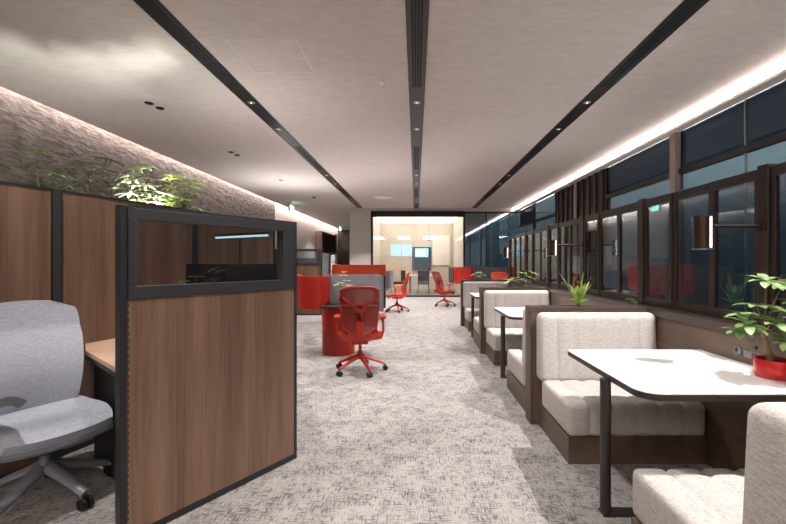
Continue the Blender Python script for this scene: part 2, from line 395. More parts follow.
# ------------------------------------------------------------------ ceiling fittings
def ceiling_track(x, label):
    t = thing('ceiling_track', label, 'ceiling track', (x, 0, CZ), group=None)
    link('housing', boxes((-.088, .088, -6.5, BACK-.1, -.008, .004)), 'strip', t)
    link('rim', boxes((-.093, -.088, -6.5, BACK-.1, -.011, .0), (.088, .093, -6.5, BACK-.1, -.011, 0)), 'black', t)
    y = 2.15+.0
    for n, (a, b) in enumerate(((-1.0, 1.6), (2.35, 4.55), (6.9, 8.6), (10.8, 12.4))):
        link('air_grille', boxes(*[(-.05+i*.026, -.032+i*.026, a, b, -.010, -.006) for i in range(4)]), 'slot', t)
    for y in (2.0, 5.0, 6.0, 9.2, 10.2, 13.2):
        bm = bmesh.new(); lathe(bm, [(.012, -.012), (.034, -.012), (.045, -.009), (.045, 0), (.012, 0)], 20, (0, y, 0))
        d = link('downlight', bm, 'alu', t, True)
        bm = bmesh.new(); lathe(bm, [(.001, -.015), (.010, -.015), (.012, -.011), (.001, -.011)], 14, (0, y, 0))
        link('lens', bm, 'lens', d)
ceiling_track(-2.06, 'black ceiling track over the wooden partitions, leftmost of three')
ceiling_track(0.01, 'black ceiling track running straight down the middle of the ceiling')
ceiling_track(2.14, 'black ceiling track over the booths, nearest the windows')
def at_ceil(px, py): s = (262-py)/2.0; return ((px-416)/s, 400/s)
x0, y1 = at_ceil(228, 39); x1, y2 = at_ceil(303, 70)
bm = bmesh.new()
x0a, x1a, ya, yb = -1.71, -1.08, 3.59, 4.2
for b in ((x0a, x1a, ya, ya+.006), (x0a, x1a, yb, yb+.006), (x0a, x0a+.006, ya, yb), (x1a, x1a+.006, ya, yb)): box(bm, b[0], b[1], b[2], b[3], CZ-.004, CZ)
tag(link('ceiling_hatch', bm, 'hatch'), 'faint square access hatch outline in the ceiling beside the left track', 'ceiling hatch')
def disc(name, px, py, r, h, mat, label, cat, group=None, prof=None):
    x, y = at_ceil(px, py); bm = bmesh.new(); lathe(bm, prof or [(r*.3, -h), (r*.8, -h), (r, -h*.5), (r, 0), (r*.3, 0)], 20, (x, y, CZ))
    return tag(link(name, bm, mat, smooth=False), label, cat, group)
disc('ceiling_sensor', 382, 82, .03, .02, 'white', 'tiny white ceiling sensor left of the middle track', 'sensor')
disc('smoke_detector', 383, 197, .3, .03, 'white', 'flat white round detector on the ceiling near the glass wall', 'detector')
disc('ceiling_sensor', 314, 197, .05, .03, 'black', 'small dark ceiling sensor left of the track end', 'sensor')
for px, py, lb in ((149, 103, 'nearest dark ceiling spotlight above the left plants'), (160, 108, 'dark ceiling spotlight just right of the nearest one above the left plants'),
                   (231, 152, 'dark round spotlight midway down the left ceiling'), (237, 155, 'dark round spotlight right of another midway down the left ceiling'),
                   (281, 180, 'small dark spotlight in the left ceiling close to the far white wall')):
    disc('recessed_spotlight', px, py, .05, .012, 'slot', lb, 'spotlight')
def exit_sign(loc, label):
    t = thing('exit_sign', label, 'exit sign', loc)
    link('housing', boxes((-.035, .035, -.2, .2, -.2, 0)), 'white', t)
    link('bracket', boxes((-.01, .01, -.02, .02, 0, .08)), 'white', t)
    p = link('panel', boxes((.035, .04, -.19, .19, -.19, -.01)), 'exitg', t)
    # running figure and doorway pictogram
    bm = bmesh.new(); x = .042
    box(bm, .04, x, -.15, -.13, -.18, -.03); box(bm, .04, x, -.15, -.06, -.045, -.03); box(bm, .04, x, -.07, -.055, -.18, -.03)
    lathe(bm, [(.001, .04), (.014, .04), (.014, x), (.001, x)], 12, (0, .06, -.04), 'X')
    for a, b, w in (((.05, -.06), (.03, -.11), .012), ((.03, -.11), (.0, -.15), .009), ((.0, -.15), (.02, -.18), .008), ((.03, -.11), (.07, -.13), .009), ((.07, -.13), (.1, -.17), .008), ((.05, -.07), (.0, -.08), .007), ((.05, -.07), (.09, -.1), .007)):
        tube(bm, [(x-.001, a[0], a[1]), (x-.001, b[0], b[1])], w, 6, flat=1)
    link('pictogram', bm, 'exitw', p)
    return t
exit_sign((-4.25, 13.6, CZ-.08), 'green exit sign on the ceiling above the start of the white left wall')
exit_sign((-4.2, 22.0, CZ-.08), 'farthest green exit sign, by the dark wood wall')

# ------------------------------------------------------------------ booth side
BW = 1.87                                   # face of the low wall behind the tables
struct('wall_booth_side', boxes((BW, 2.1, -1.2, 8.62, 0, .88)), 'booth')
struct('trim_3', boxes((BW-.02, 2.12, -1.2, 8.64, .88, .94)), 'ledge', bevel=.004)

POSTS = [2.24-1.22*2, 2.24-1.22, 2.24, 3.46, 4.68, 5.9, 7.12, 8.34]
names = ['']*0
desc = ['wood-framed glass screen closest to the camera by the right picture edge', 'wood-framed glass screen between the nearest lamp and the front bench', 'wood-framed glass screen behind the spiky plant of the front divider',
        'wood-framed glass screen beside the second table lamp', 'wood-framed glass screen before the second divider plant', 'wood-framed glass screen beside the third table', 'wood-framed glass screen farthest along the booths']
Z0, Z1 = .94, 1.83
for i in range(len(POSTS)-1):
    a, b = POSTS[i], POSTS[i+1]
    t = thing('glass_screen', desc[i] if i else 'wood-framed glass screen behind the camera side of the booths', 'screen', (1.95, a, Z0), group='folding glass screens on the booth ledge')
    L_ = b-a
    link('post', boxes((-.012, .05, -.036, .036, 0, Z1-Z0+.015)), 'frame', t, bevel=.004)
    w3 = L_/3
    for n in range(3):
        s0 = n*w3+(.036 if n == 0 else .001); s1 = (n+1)*w3-(.036 if n == 2 else .001)
        q = .032; off = (0, .008, .0)[n]
        f = link('sash', boxes((off, off+.03, s0, s1, 0, .06), (off, off+.03, s0, s1, Z1-Z0-.06, Z1-Z0), (off, off+.03, s0, s0+q, .06, Z1-Z0-.06), (off, off+.03, s1-q, s1, .06, Z1-Z0-.06)), 'frame', t, bevel=.003)
        link('pane', boxes((off+.012, off+.018, s0+q, s1-q, .06, Z1-Z0-.06)), 'glasstint', f)
t = thing('screen_end_post', 'dark wood end post closing the row of glass screens', 'post', (1.95, POSTS[-1], Z0))
link('post', boxes((-.012, .05, -.036, .036, 0, Z1-Z0+.015)), 'frame', t, bevel=.004)

def divider():
    t = thing('booth_divider', '', 'divider', group='planter dividers between the booths')
    link('end_panel', boxes((-.50, -.475, 0, .15, 0, .94)), 'booth_v', t, bevel=.003)
    link('body', boxes((-.475, .45, .005, .145, 0, .90)), 'booth', t)
    link('cap', boxes((-.475, .45, 0, .15, .90, .94)), 'ledge', t, bevel=.003)
    link('planter_slot', boxes((-.40, .38, .04, .11, .938, .942)), 'soil', t)
    return t
def channels(c0, c1, n, face):
    """piped channels running away from the aisle: grooves across x"""
    def f(q):
        u = (q.x-c0)/(c1-c0)*n; fr = abs(u-round(u))
        g = math.exp(-(fr/.10)**2)*(.3 < u < n-.3)
        if face == 'back': q.y += .018*g*(1 if q.y < -.07 else 0)
        else:
            if q.z > .36: q.z -= .012*g
            if q.y < -.6: q.y += .012*g
        return q
    return f
def bench(dep=.65, th=.12):
    t = thing('booth_bench', '', 'bench', group='upholstered booth benches')
    link('plinth', boxes((-.43, .455, -dep+.02, 0, 0, .18)), 'booth', t, bevel=.003)
    fs = channels(-.44, .45, 6, 'seat')
    bm = bmesh.new(); cushion(bm, -.44, .45, -dep, -th+.03, .18, .395, .035, fs); link('seat_cushion', bm, 'linen', t, True)
    bm = bmesh.new(); fb = channels(-.46, .455, 7, 'back')
    def sl(q):
        q = fb(q); q.y -= .03*(1-(q.z-.36)/.54)*(1 if q.y < -.05 else 0); return q
    cushion(bm, -.46, .455, -th, -.003, .37, .905, .05, sl); link('back_cushion', bm, 'linen', t, True)
    return t
def booth_table():
    t = thing('booth_table', '', 'table', group='white booth tables')
    # local: x from -.44 (aisle) to .445 (wall)
    HD = .445; pts = []
    for cx, cy, a0, R in ((-.425+.10, -HD+.10, PI, .10), (-.425+.035, HD-.035, PI/2, .035)):
        for k in range(9):
            a = a0+(PI/2)*k/8; pts.append((cx+R*math.cos(a), cy+R*math.sin(a)))
    lower = pts[:9]; upper = pts[9:]
    out = upper+lower+[(.458, -HD), (.458, HD)]
    bm = bmesh.new(); prism(bm, out, .695, .722); link('edge_band', bm, 'edge', t)
    ins = [(x*.995 if x > 0 else x+.003, y*.993) for x, y in out]
    bm = bmesh.new(); prism(bm, ins, .722, .726); link('tabletop', bm, 'white', t)
    bm = bmesh.new(); prism(bm, [(-.43+.026*math.cos(2*PI*k/20), -.11+.03*math.sin(2*PI*k/20)) for k in range(20)], 0.012, .695); link('leg', bm, 'edge', t)
    link('foot', boxes((-.455, -.02, -.145, -.075, 0, .012)), 'edge', t, bevel=.003)
    link('wall_cleat', boxes((.40, .457, -.3, .3, .66, .695)), 'edge', t)
    return t
CX = 1.41
D = [.79, 3.2, 5.65, 8.1]; DT = .15
d0 = divider(); d0.location = (CX+.005, D[1], 0); d0['label'] = 'brown divider with a spiky green plant behind the front bench'
copy_tree(d0, (CX+.005, D[2], 0), 0, 'brown divider behind the second table, planted with yellow-green leaves')
copy_tree(d0, (CX+.005, D[3], 0), 0, 'farthest brown divider, with the pale plant on top')
copy_tree(d0, (CX+.005, D[0], 0), 0, 'brown divider behind the closest bench at the right picture edge')
b0 = bench(); b0.location = (CX, D[1], 0); b0['label'] = 'light grey bench facing the camera behind the nearest white table'
copy_tree(b0, (CX, D[2], 0), 0, 'light grey bench facing the camera behind the second table')
copy_tree(b0, (CX, D[3], 0), 0, 'farthest light grey bench facing the camera')
b1 = bench(.84, .23); b1.rotation_euler = (0, 0, PI); b1.location = (CX-.01, D[0]+DT, 0); b1['label'] = 'closest grey bench with rounded back, cut off by the bottom right corner'
copy_tree(b1, (CX-.01, D[1]+DT, 0), PI, 'grey bench facing away, just behind the front divider')
copy_tree(b1, (CX-.01, D[2]+DT, 0), PI, 'grey bench facing away behind the second divider')
t0 = booth_table(); t0.location = (CX, 2.18, 0); t0['label'] = 'nearest white booth table with the red potted plant'
copy_tree(t0, (CX, 4.62, 0), 0, 'second white booth table behind the front divider')
copy_tree(t0, (CX, 7.02, 0), 0, 'farthest white booth table, third from the camera')

# table lamps on the posts
def booth_lamp():
    t = thing('wall_lamp', '', 'lamp', group='arm lamps over the booth tables')
    bm = bmesh.new(); tube(bm, [(0, 0, 0), (-.30, 0, 0)], .009, 8); link('arm', bm, 'lampmetal', t, True)
    link('bracket', boxes((-.012, 0, -.03, .03, -.03, .03)), 'lampmetal', t, bevel=.003)
    bm = bmesh.new()
    lathe(bm, [(.036, -.125), (.045, -.125), (.045, .055), (.036, .055), (.033, .05), (.033, -.12)], 28, (-.335, 0, 0))
    link('shade', bm, 'lampmetal', t, True)
    bm = bmesh.new(); lathe(bm, [(.012, -.118), (.033, -.118), (.033, -.11), (.012, -.11)], 20, (-.335, 0, 0)); link('bulb', bm, 'lens', t)
    link('reflector_slot', boxes((-.324, -.314, -.046, -.040, -.12, .05)), 'lampglow', t)
    bm = bmesh.new(); lathe(bm, [(.036, -.130), (.05, -.130), (.05, -.125), (.036, -.125)], 28, (-.335, 0, 0)); link('base_rim', bm, 'alu', t)
    return t
l0 = booth_lamp(); l0.location = (1.938, 2.24, 1.5); l0['label'] = 'nearest bronze cylinder lamp on an arm above the first table'
copy_tree(l0, (1.938, 4.68, 1.5), 0, 'second bronze cylinder lamp, above the second table')
copy_tree(l0, (1.938, 7.12, 1.5), 0, 'farthest bronze cylinder lamp, above the third table')

# wall sockets next to the first table
t = thing('socket_panel', 'grey socket strip with a round dial on the wood wall beside the red pot', 'socket', (BW, 2.23, .79))
bm = bmesh.new(); lathe(bm, [(.005, -.012), (.02, -.012), (.026, -.008), (.028, 0), (.005, 0)], 22, (0, .09, 0), 'X'); link('dial', bm, 'socket', t)
bm = bmesh.new(); lathe(bm, [(.002, -.016), (.010, -.016), (.012, -.012), (.002, -.012)], 16, (0, .09, 0), 'X'); link('dial_centre', bm, 'charcoal', t)
link('plate', boxes((-.006, 0, -.12, .045, -.028, .012)), 'socket', t, bevel=.002)
link('outlet', boxes((-.008, -.006, -.05, -.01, -.022, .006), (-.008, -.006, -.11, -.06, -.022, .006)), 'charcoal', t)
bm = bmesh.new(); lathe(bm, [(.002, -.008), (.009, -.008), (.01, 0), (.002, 0)], 14, (0, -.03, .04), 'X'); link('hook', bm, 'charcoal', t)

# ------------------------------------------------------------------ plants
def leaf(bm, p, d, L, w, droop=.3, n=5, twist=0):
    p = Vector(p); d = Vector(d).normalized()
    side = d.cross(Vector((0, 0, 1)))
    if side.length < .05: side = Vector((1, 0, 0))
    side.normalize(); side = Matrix.Rotation(twist, 3, d) @ side
    rows = []; q = p.copy(); dd = d.copy()
    for i in range(n+1):
        s = i/n; ww = w*(math.sin(PI*min(1, s*.93+.04))**.8)*.5 if i < n else w*.02
        up = side.cross(dd).normalized()
        rows.append((bm.verts.new(q-side*ww+up*ww*.25), bm.verts.new(q), bm.verts.new(q+side*ww+up*ww*.25)))
        dd = (dd+Vector((0, 0, -droop/n))).normalized(); q = q+dd*(L/n)
    for A, B in zip(rows, rows[1:]):
        bm.faces.new((A[0], A[1], B[1], B[0])); bm.faces.new((A[1], A[2], B[2], B[1]))
def palmate(bm, p, d, n, L, w, droop=.5):
    d = Vector(d).normalized(); a = d.cross(Vector((0, 0, 1)))
    a = a.normalized() if a.length > .1 else Vector((1, 0, 0)); b = a.cross(d)
    for k in range(n):
        an = 2*PI*k/n+random.uniform(-.15, .15)
        v = (a*math.cos(an)+b*math.sin(an))*1.0+d*.28
        leaf(bm, p, v, L*random.uniform(.8, 1.1), w, droop)
def foliage_obj(bm, mats, parent):
    fs = list(bm.faces)
    for f in fs: f.material_index = 0
    o = link('foliage', bm, mats, parent, True); return o
def sprig_plant(name, loc, label, heads, leafmat_, n, L, w, stem_r=.006, base=(0, 0, 0), droop=.5, cat='plant', pot=None, group=None):
    t = thing(name, label, cat, loc, group=group)
    sb = bmesh.new(); fb = bmesh.new()
    for h in heads:
        h = Vector(h); b = Vector(base); mid = b.lerp(h, .5)+Vector((random.uniform(-.02, .02), random.uniform(-.02, .02), .02))
        tube(sb, [b, mid, h], [stem_r, stem_r*.7, stem_r*.4], 6)
        palmate(fb, h, (h-mid)+Vector((0, 0, .12)), n, L, w, droop)
    link('stem', sb, 'bark', t, True); foliage_obj(fb, [leafmat_], t)
    return t
# schefflera in the red pot on the first table
TZ = .7265
t = thing('potted_schefflera', 'umbrella-leaved potted plant in a round red pot on the nearest table', 'plant', (1.78, 1.99, TZ))
bm = bmesh.new(); lathe(bm, [(.03, 0), (.072, 0), (.079, .02), (.081, .088), (.078, .093), (.070, .09), (.070, .078), (.01, .078)], 36); link('pot', bm, 'pot', t, True)
bm = bmesh.new(); lathe(bm, [(.01, .07), (.069, .073), (.062, .08), (.01, .085)], 24); link('soil', bm, 'soil', t)
sb = bmesh.new(); fb = bmesh.new()
tube(sb, [(-.02, 0, .085), (-.03, 0, .14), (-.045, .0, .2), (-.055, 0, .24)], [.017, .015, .012, .008], 8)
tube(sb, [(.0, 0, .085), (-.02, .01, .15), (-.05, .01, .21)], [.010, .009, .006], 8)
heads = [(-.055, -.02, .48), (-.11, -.03, .36), (-.17, -.05, .27), (-.06, -.08, .28), (.02, -.05, .33), (.05, .02, .24), (-.1, .05, .3), (.10, -.02, .37), (-.02, -.1, .2), (-.14, .03, .22), (.05, -.1, .30), (.09, .05, .46)]
for h in heads:
    h = Vector(h); b = Vector((-.05, 0, .22)); mid = b.lerp(h, .5)+Vector((0, 0, .02))
    tube(sb, [b, mid, h], [.004, .0035, .0025], 6)
    palmate(fb, h, Vector((random.uniform(-.3, .3), random.uniform(-.5, 0), 1)), 7, .098, .042, .55)
link('stem', sb, 'bark', t, True); link('foliage', fb, 'leaf', t, True)

# divider plants
DZ = .943
t = thing('spiky_plant', 'upright spiky green plant growing from the front divider', 'plant', (1.33, 3.275, DZ))
fb = bmesh.new()
for k in range(9):
    a = k*2.4; tilt = .25+.12*(k % 3)
    leaf(fb, (0, 0, 0), (math.cos(a)*tilt, math.sin(a)*tilt, 1), .15+.04*(k % 3), .045, .25, 6)
for k in range(7):
    a = k*.9+.3
    leaf(fb, (0, 0, .01), (math.cos(a), math.sin(a), .9), .10, .04, .5, 5)
leaf(fb, (0, 0, 0), (-.55, 0, 1), .33, .032, .1, 6); leaf(fb, (0, 0, 0), (.15, 0, 1), .29, .032, .1, 6)
link('foliage', fb, 'leafyel', t, True)
bm = bmesh.new(); lathe(bm, [(.004, 0), (.016, 0), (.012, .03), (.004, .04)], 10); link('crown', bm, 'bark', t)
sprig_plant('leafy_plant', (1.5, 5.725, DZ), 'yellow-green leafy plant on the second divider', [(-.1, 0, .12), (.02, 0, .2), (.12, 0, .14), (-.03, -.02, .1), (.08, .0, .08), (-.16, .02, .08), (.17, 0, .2)], 'leafyel', 6, .1, .035)
sprig_plant('leafy_plant', (1.27, 8.175, DZ), 'small pale leafy plant on the farthest divider', [(-.08, 0, .1), (.02, 0, .14), (.1, 0, .09), (.0, -.02, .06)], 'leafpale', 6, .09, .04)
sprig_plant('leafy_plant', (1.75, 3.275, DZ), 'low green plant close to the glass screen on the front divider', [(.0, 0, .05), (.03, 0, .03)], 'leaf', 5, .04, .02, .003)

# ------------------------------------------------------------------ partitions on the left
def partition(name, label, p0, p1, H, window=None, post=.05, group='wood-veneer office partitions', right=True):
    """panel from p0 to p1 (ground points); local x runs along it, front face at y=-.025"""
    p0 = Vector(p0); p1 = Vector(p1); L_ = (p1-p0).length; rz = math.atan2(p1.y-p0.y, p1.x-p0.x)
    t = thing(name, label, 'partition', (p0.x, p0.y, 0), rz, group)
    h = .028
    if window:
        wz0, wz1, a, b = window
        zt = wz0-.06
        link('panel', boxes((.03, L_-.02, -.024, .024, .035, zt)), 'walnut', t)
        fr = link('window_frame', boxes((.03, L_-.02, -h-.004, h+.004, zt, wz0), (.03, L_-.02, -h-.004, h+.004, wz1, H-.012), (.03, a, -h-.004, h+.004, wz0, wz1), (b, L_-.02, -h-.004, h+.004, wz0, wz1)), 'charcoal', t, bevel=.002)
        link('pane', boxes((a, b, -.004, .004, wz0, wz1)), 'glassbooth', fr)
    else:
        link('panel', boxes((.03, L_-.03, -.024, .024, .035, H-.012)), 'walnut', t)
    bm = boxes((0, .028, -h, h, 0, H))
    link('post', bm, 'black', t, bevel=.002)
    link('post', boxes((L_-.018, L_, -h, h, 0, H)), 'black', t, bevel=.002)
    sl = bmesh.new()
    n = int(H/.033)
    for i in range(2, n-1): box(sl, .031, .036, -h-.0055 if window and i*.033 > window[0]-.06 else -.0245, -.02, i*.033, i*.033+.018)
    link('slots', sl, 'slot', t)
    link('top_rail', boxes((.028, L_-.018, -h, h, H-.012, H)), 'black', t)
    link('bottom_rail', boxes((.028, L_-.018, -h, h, 0, .035)), 'black', t)
    return t
P0 = (-1.373, 1.84); P1 = (-.813, 2.67)
partition('partition', 'near walnut partition with a smoked glass window, closest to the camera', P0, P1, 1.565, (1.185, 1.50, .068, .888))
A = Vector((-2.40, 2.65)); B = Vector((-2.08, 3.73)); dr = (B-A).normalized()
partition('partition', 'tall walnut partition behind the grey chair, leftmost', A-dr*1.13, A-dr*.0, 1.78)
partition('partition', 'tall walnut partition behind the near glass-topped one, right of the black joint', A+dr*.005, B, 1.78)
partition('partition', 'tall dark-framed partition seen through the near smoked window', B+dr*.005, (-1.74, 4.87), 1.78)
link_ = None
partition('partition', 'distant walnut partition with a black window frame beside the kitchen', (-3.9, 9.8), (-2.3, 9.8), 1.62, (1.28, 1.56, .9, 1.48))
# wide black joint covers between tall panels
t = thing('joint_post', 'black slotted joint post between the two tall walnut partitions', 'post', (A.x, A.y, 0), math.atan2(dr.y, dr.x))
link('post', boxes((-.025, .03, -.036, -.029, 0, 1.78)), 'charcoal', t)
link('slots', boxes(*[(.02, .025, -.038, -.0355, .05+i*.033, .068+i*.033) for i in range(52)]), 'slot', t)

# planter trough behind the tall partitions with bamboo-like plants
t = thing('planter_trough', 'dark planter trough holding the plants behind the tall partitions', 'planter', (A.x-.03, A.y, 0), math.atan2(dr.y, dr.x))
link('body', boxes((-1.1, 1.9, .06, .34, 0, 1.62)), 'black', t)
link('soil', boxes((-1.08, 1.88, .08, .32, 1.62, 1.63)), 'soil', t)
NV = Vector((-dr.y, dr.x))
def behind(s, off): q = A+dr*s+NV*off; return (q.x-.03, q.y, 1.63)
spots = [(-.72, 'fern-like green plant above the partition at the left picture edge', 'leafdeep', .36, 8), (-.22, 'sparse bamboo-leaved plant above the left partition', 'leafdeep', .38, 8),
         (.10, 'dark leafy sprig rising above the partition joint', 'leafdeep', .34, 7), (.40, 'spreading green plant just left of the bright foliage', 'leafdeep', .38, 10),
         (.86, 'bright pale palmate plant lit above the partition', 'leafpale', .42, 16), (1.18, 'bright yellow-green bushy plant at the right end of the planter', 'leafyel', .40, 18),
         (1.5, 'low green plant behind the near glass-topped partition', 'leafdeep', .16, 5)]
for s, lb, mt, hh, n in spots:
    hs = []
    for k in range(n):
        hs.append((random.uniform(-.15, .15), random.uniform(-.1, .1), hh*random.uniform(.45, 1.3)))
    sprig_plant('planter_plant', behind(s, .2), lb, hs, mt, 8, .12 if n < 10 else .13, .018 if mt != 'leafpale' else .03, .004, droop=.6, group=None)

# desk in the booth
t = thing('booth_desk', 'light oak desk with a dark edge between the tall and the near partition', 'desk', (0, 0, 0))
poly = [(-2.33, 2.82), (-2.15, 2.60), (-1.42, 2.0), (-.93, 2.62), (-1.5, 3.95), (-1.95, 3.98), (-2.06, 3.66)]
bm = bmesh.new(); prism(bm, poly, .70, .725); link('desktop', bm, 'desk', t)
bm = bmesh.new(); prism(bm, [(x*.999-.002, y-.003) for x, y in poly], .675, .699); link('underframe', bm, 'black', t)
bm = bmesh.new(); prism(bm, [(-2.14, 2.66), (-1.5, 2.14), (-1.48, 2.165), (-2.12, 2.685)], .0, .675); link('modesty_panel', bm, 'black', t)
for name, x, y, w, h, lb, rz in (('monitor', -1.72, 3.32, .44, .3, 'dark monitor seen through the smoked window, left one', -.25), ('monitor', -1.33, 3.25, .40, .3, 'dark monitor seen through the smoked window, right one', .3)):
    t = thing(name, lb, 'monitor', (x, y, .725), rz)
    link('display', boxes((-w/2, w/2, -.012, .012, .26, .26+h)), 'screen', t, bevel=.004)
    link('stand', boxes((-.02, .02, .0, .03, .01, .4)), 'black', t); link('foot', boxes((-.11, .11, -.06, .1, 0, .012)), 'black', t)
t = thing('reflection_bar', 'slim pale glowing bar imitating a reflection in the smoked window', 'lamp', (-1.69, 3.78, .725), math.atan2(-.43, .74))  # glowing bar on a stand, modelled for a reflection in the pane
link('diffuser', boxes((-.32, .42, -.012, .012, .805, .822)), 'reflbar', t)
link('housing', boxes((-.33, .43, -.016, .016, .823, .84)), 'black', t)
bm = bmesh.new(); tube(bm, [(0, .03, .01), (0, .03, .84), (0, 0, .845)], .008, 8); link('stand', bm, 'black', t)
bm = bmesh.new(); lathe(bm, [(.01, 0), (.07, 0), (.07, .012), (.01, .014)], 20, (0, .0, 0)); link('base', bm, 'black', t)
sprig_plant('desk_plant', (-1.72, 3.1, .725), 'small green plant in front of the dark monitor behind the smoked window', [(-.08, 0, .42), (.02, 0, .46), (.08, 0, .4), (0, .03, .36)], 'leafdeep', 6, .07, .025, .005)

# ------------------------------------------------------------------ office chairs
def office_chair(label, loc, rz, frame, mesh, seatm, base, w=.43, hh=.56, z0=.46, arms='t', grp='red mesh office chairs', netmesh=True, bang=None, lr=1.0):
    """faces -Y"""
    t = thing('office_chair', label, 'office chair', loc, rz, grp)
    # base
    for k in range(5):
        a = (PI/2 if bang is None else bang-rz)+2*PI*k/5; c, s = math.cos(a), math.sin(a)
        bm = bmesh.new(); tube(bm, [(c*.02, s*.02, .185), (c*.16, s*.16, .135), (c*.30, s*.30, .078)], [.030*lr, .024*lr, .018*lr], 8, flat=.8)
        lg = link('leg', bm, base, t, True)
        bm = bmesh.new()
        cx, cy = c*.30, s*.30; ax = Vector((-s, c, 0))
        for sg in (-1, 1):
            for off in (.006, .024):
                pass
            pts = [Vector((cx, cy, .03))+ax*sg*.006, Vector((cx, cy, .03))+ax*sg*.026]
            tube(bm, pts, .03, 16)
        tube(bm, [(cx, cy, .03), (cx, cy, .075)], .009, 8)
        link('caster', bm, 'rubber', lg)
    bm = bmesh.new(); lathe(bm, [(.01, .15), (.042, .155), (.045, .205), (.03, .22), (.028, .25), (.018, .255), (.018, .36), (.005, .36)], 18)
    link('gas_lift', bm, base if base != 'red' else 'red', t, True)
    bm = bmesh.new(); cushion(bm, -.10, .10, -.12, .16, .345, .40, .02); link('mechanism', bm, frame, t, True)
    bm = bmesh.new(); tube(bm, [(.09, -.02, .375), (.2, -.04, .37), (.25, -.045, .372)], [.008, .008, .012], 8); link('lever', bm, frame, t, True)
    # seat
    def st(u, v):
        x = (u-.5)*2; y = (v-.5)*2
        ww = .25*(1-.12*max(0, y))
        k = 1-.10*abs(x)**4*1
        return Vector((x*ww*(1-.1*abs(y)**5), y*.235*(1-.07*abs(x)**4), .45+.018*x*x-.045*max(0, -y-.35)**1.5*2+.03*max(0, y-.3)))
    bm = bmesh.new(); sheet(bm, st, 16, 16, -.05); link('seat', bm, seatm, t, True)
    def sp(u, v): q = st(u, v); return Vector((q.x*1.02, q.y*1.02, q.z-.052))
    bm = bmesh.new(); sheet(bm, sp, 12, 12, -.018); link('seat_pan', bm, frame, t, True)
    # back
    def bk(u, v):
        x = (u-.5)*2
        ww = w/2*(.86+.16*min(1, v*1.6)-.05*max(0, v-.6))
        rnd = .035*abs(x)**5 if v > .9 else 0
        if not netmesh: ww *= 1-.26*(1-math.sqrt(max(0, 1-(max(0, v-.78)/.22)**2)))
        y = .225+.10*v-.05*math.sin(PI*min(1, v*1.4))*1-.055*x*x*(1-.35*v)
        return Vector((x*ww, y, z0+hh*v-rnd*(v-.9)*10-.02*(1-v)*(1-x*x)*0))
    bm = bmesh.new(); sheet(bm, bk, 16, 16 if netmesh else 30, .006 if netmesh else .025); link('backrest', bm, mesh, t, True)
    if netmesh:
        ring = [bk(i/12, 0) for i in range(13)]+[bk(1, i/14) for i in range(1, 15)]+[bk(1-i/12, 1) for i in range(1, 13)]+[bk(0, 1-i/14) for i in range(1, 14)]
        bm = bmesh.new(); tube(bm, [p+Vector((0, .008, 0)) for p in ring], .014, 8, True); link('back_frame', bm, frame, t, True)
        def pth(pts, r):
            bm = bmesh.new(); tube(bm, pts, r, 8); return bm
        o = Vector((0, .02, 0))
        # flat central spine forking towards the upper corners
        def spn(u, v):
            x = .5+(u-.5)*(.34+.30*(v-.4)**2); q = bk(x, v*.72); return q+Vector((0, .025, 0))
        bm = bmesh.new()
        for sg in (-1, 1):
            tube(bm, [bk(.5+sg*.05, .0)+o, bk(.5+sg*.05, .3)+o, bk(.5+sg*.055, .5)+o, bk(.5+sg*.17, .64)+o, bk(.5+sg*.47, .80)+o], [.030, .026, .024, .017, .012], 8)
            tube(bm, [bk(.5+sg*.08, .02)+o, bk(.5+sg*.3, .05)+o, bk(.5+sg*.47, .16)+o], [.014, .013, .012], 8)
        tube(bm, [bk(.38, .55)+o, bk(.5, .52)+o, bk(.62, .55)+o], .016, 8)
        tube(bm, [bk(.03, .62)+o, bk(.3, .63)+o, bk(.5, .66)+o, bk(.7, .63)+o, bk(.97, .62)+o], .008, 8)
        link('spine', bm, frame, t, True)
        bm = bmesh.new()
        for sg in (-1, 1):
            tube(bm, [bk(.5+sg*.1, .02)+o, Vector((sg*.05, .2, z0-.05)), Vector((sg*.04, .1, .385))], [.02, .02, .018], 8)
            tube(bm, [bk(.5+sg*.48, .15)+o, Vector((sg*.23, .17, .42)), Vector((sg*.16, .06, .385))], [.011, .012, .012], 8)
        link('back_support', bm, frame, t, True)
    else:
        bm = bmesh.new()
        tube(bm, [bk(.5, .45)+Vector((0, .04, 0)), bk(.5, .1)+Vector((0, .05, 0)), Vector((0, .2, .40)), Vector((0, .08, .37))], [.02, .03, .035, .03], 10); link('back_support', bm, frame, t, True)
        def low(u, v): q = bk(.02+u*.96, 0); return Vector((q.x, q.y-.02*v+.01-.09*v*v, q.z-.05*v+.015))
        bm = bmesh.new(); sheet(bm, low, 12, 6, .02); link('seat_join', bm, mesh, t, True)
    for sg in ((-1, 1) if arms == 't' else (-1,)):
        bm = bmesh.new()
        if arms == 't':
            tube(bm, [(sg*.13, .04, .385), (sg*.25, .04, .40), (sg*.275, .02, .48), (sg*.27, 0, .64)], [.012, .014, .015, .014], 8)
            ar = link('armrest', bm, frame, t, True)
            bm = bmesh.new(); cushion(bm, sg*.27-.035, sg*.27+.035, -.14, .10, .64, .665, .012); link('arm_pad', bm, frame, ar, True)
        else:
            def af(u, v):
                y = .12-.50*v; ww = .04+.09*math.sin(PI*min(1, v*.9+.08))**.7
                return Vector((sg*(.262+(u-.5)*ww*1.5), y, .66-.05*(1-v)**2-.10*abs(u-.5)**2))
            sheet(bm, af, 8, 14, .04 if sg < 0 else -.04)
            ar = link('armrest', bm, frame, t, True)
            bm = bmesh.new(); tube(bm, [(sg*.27, -.0, .67), (sg*.265, .1, .55), (sg*.22, .2, .46), (sg*.1, .16, .385)], [.018, .018, .018, .018], 8); link('arm_post', bm, frame, ar, True)
    return t
fx, fy = .88, -.48
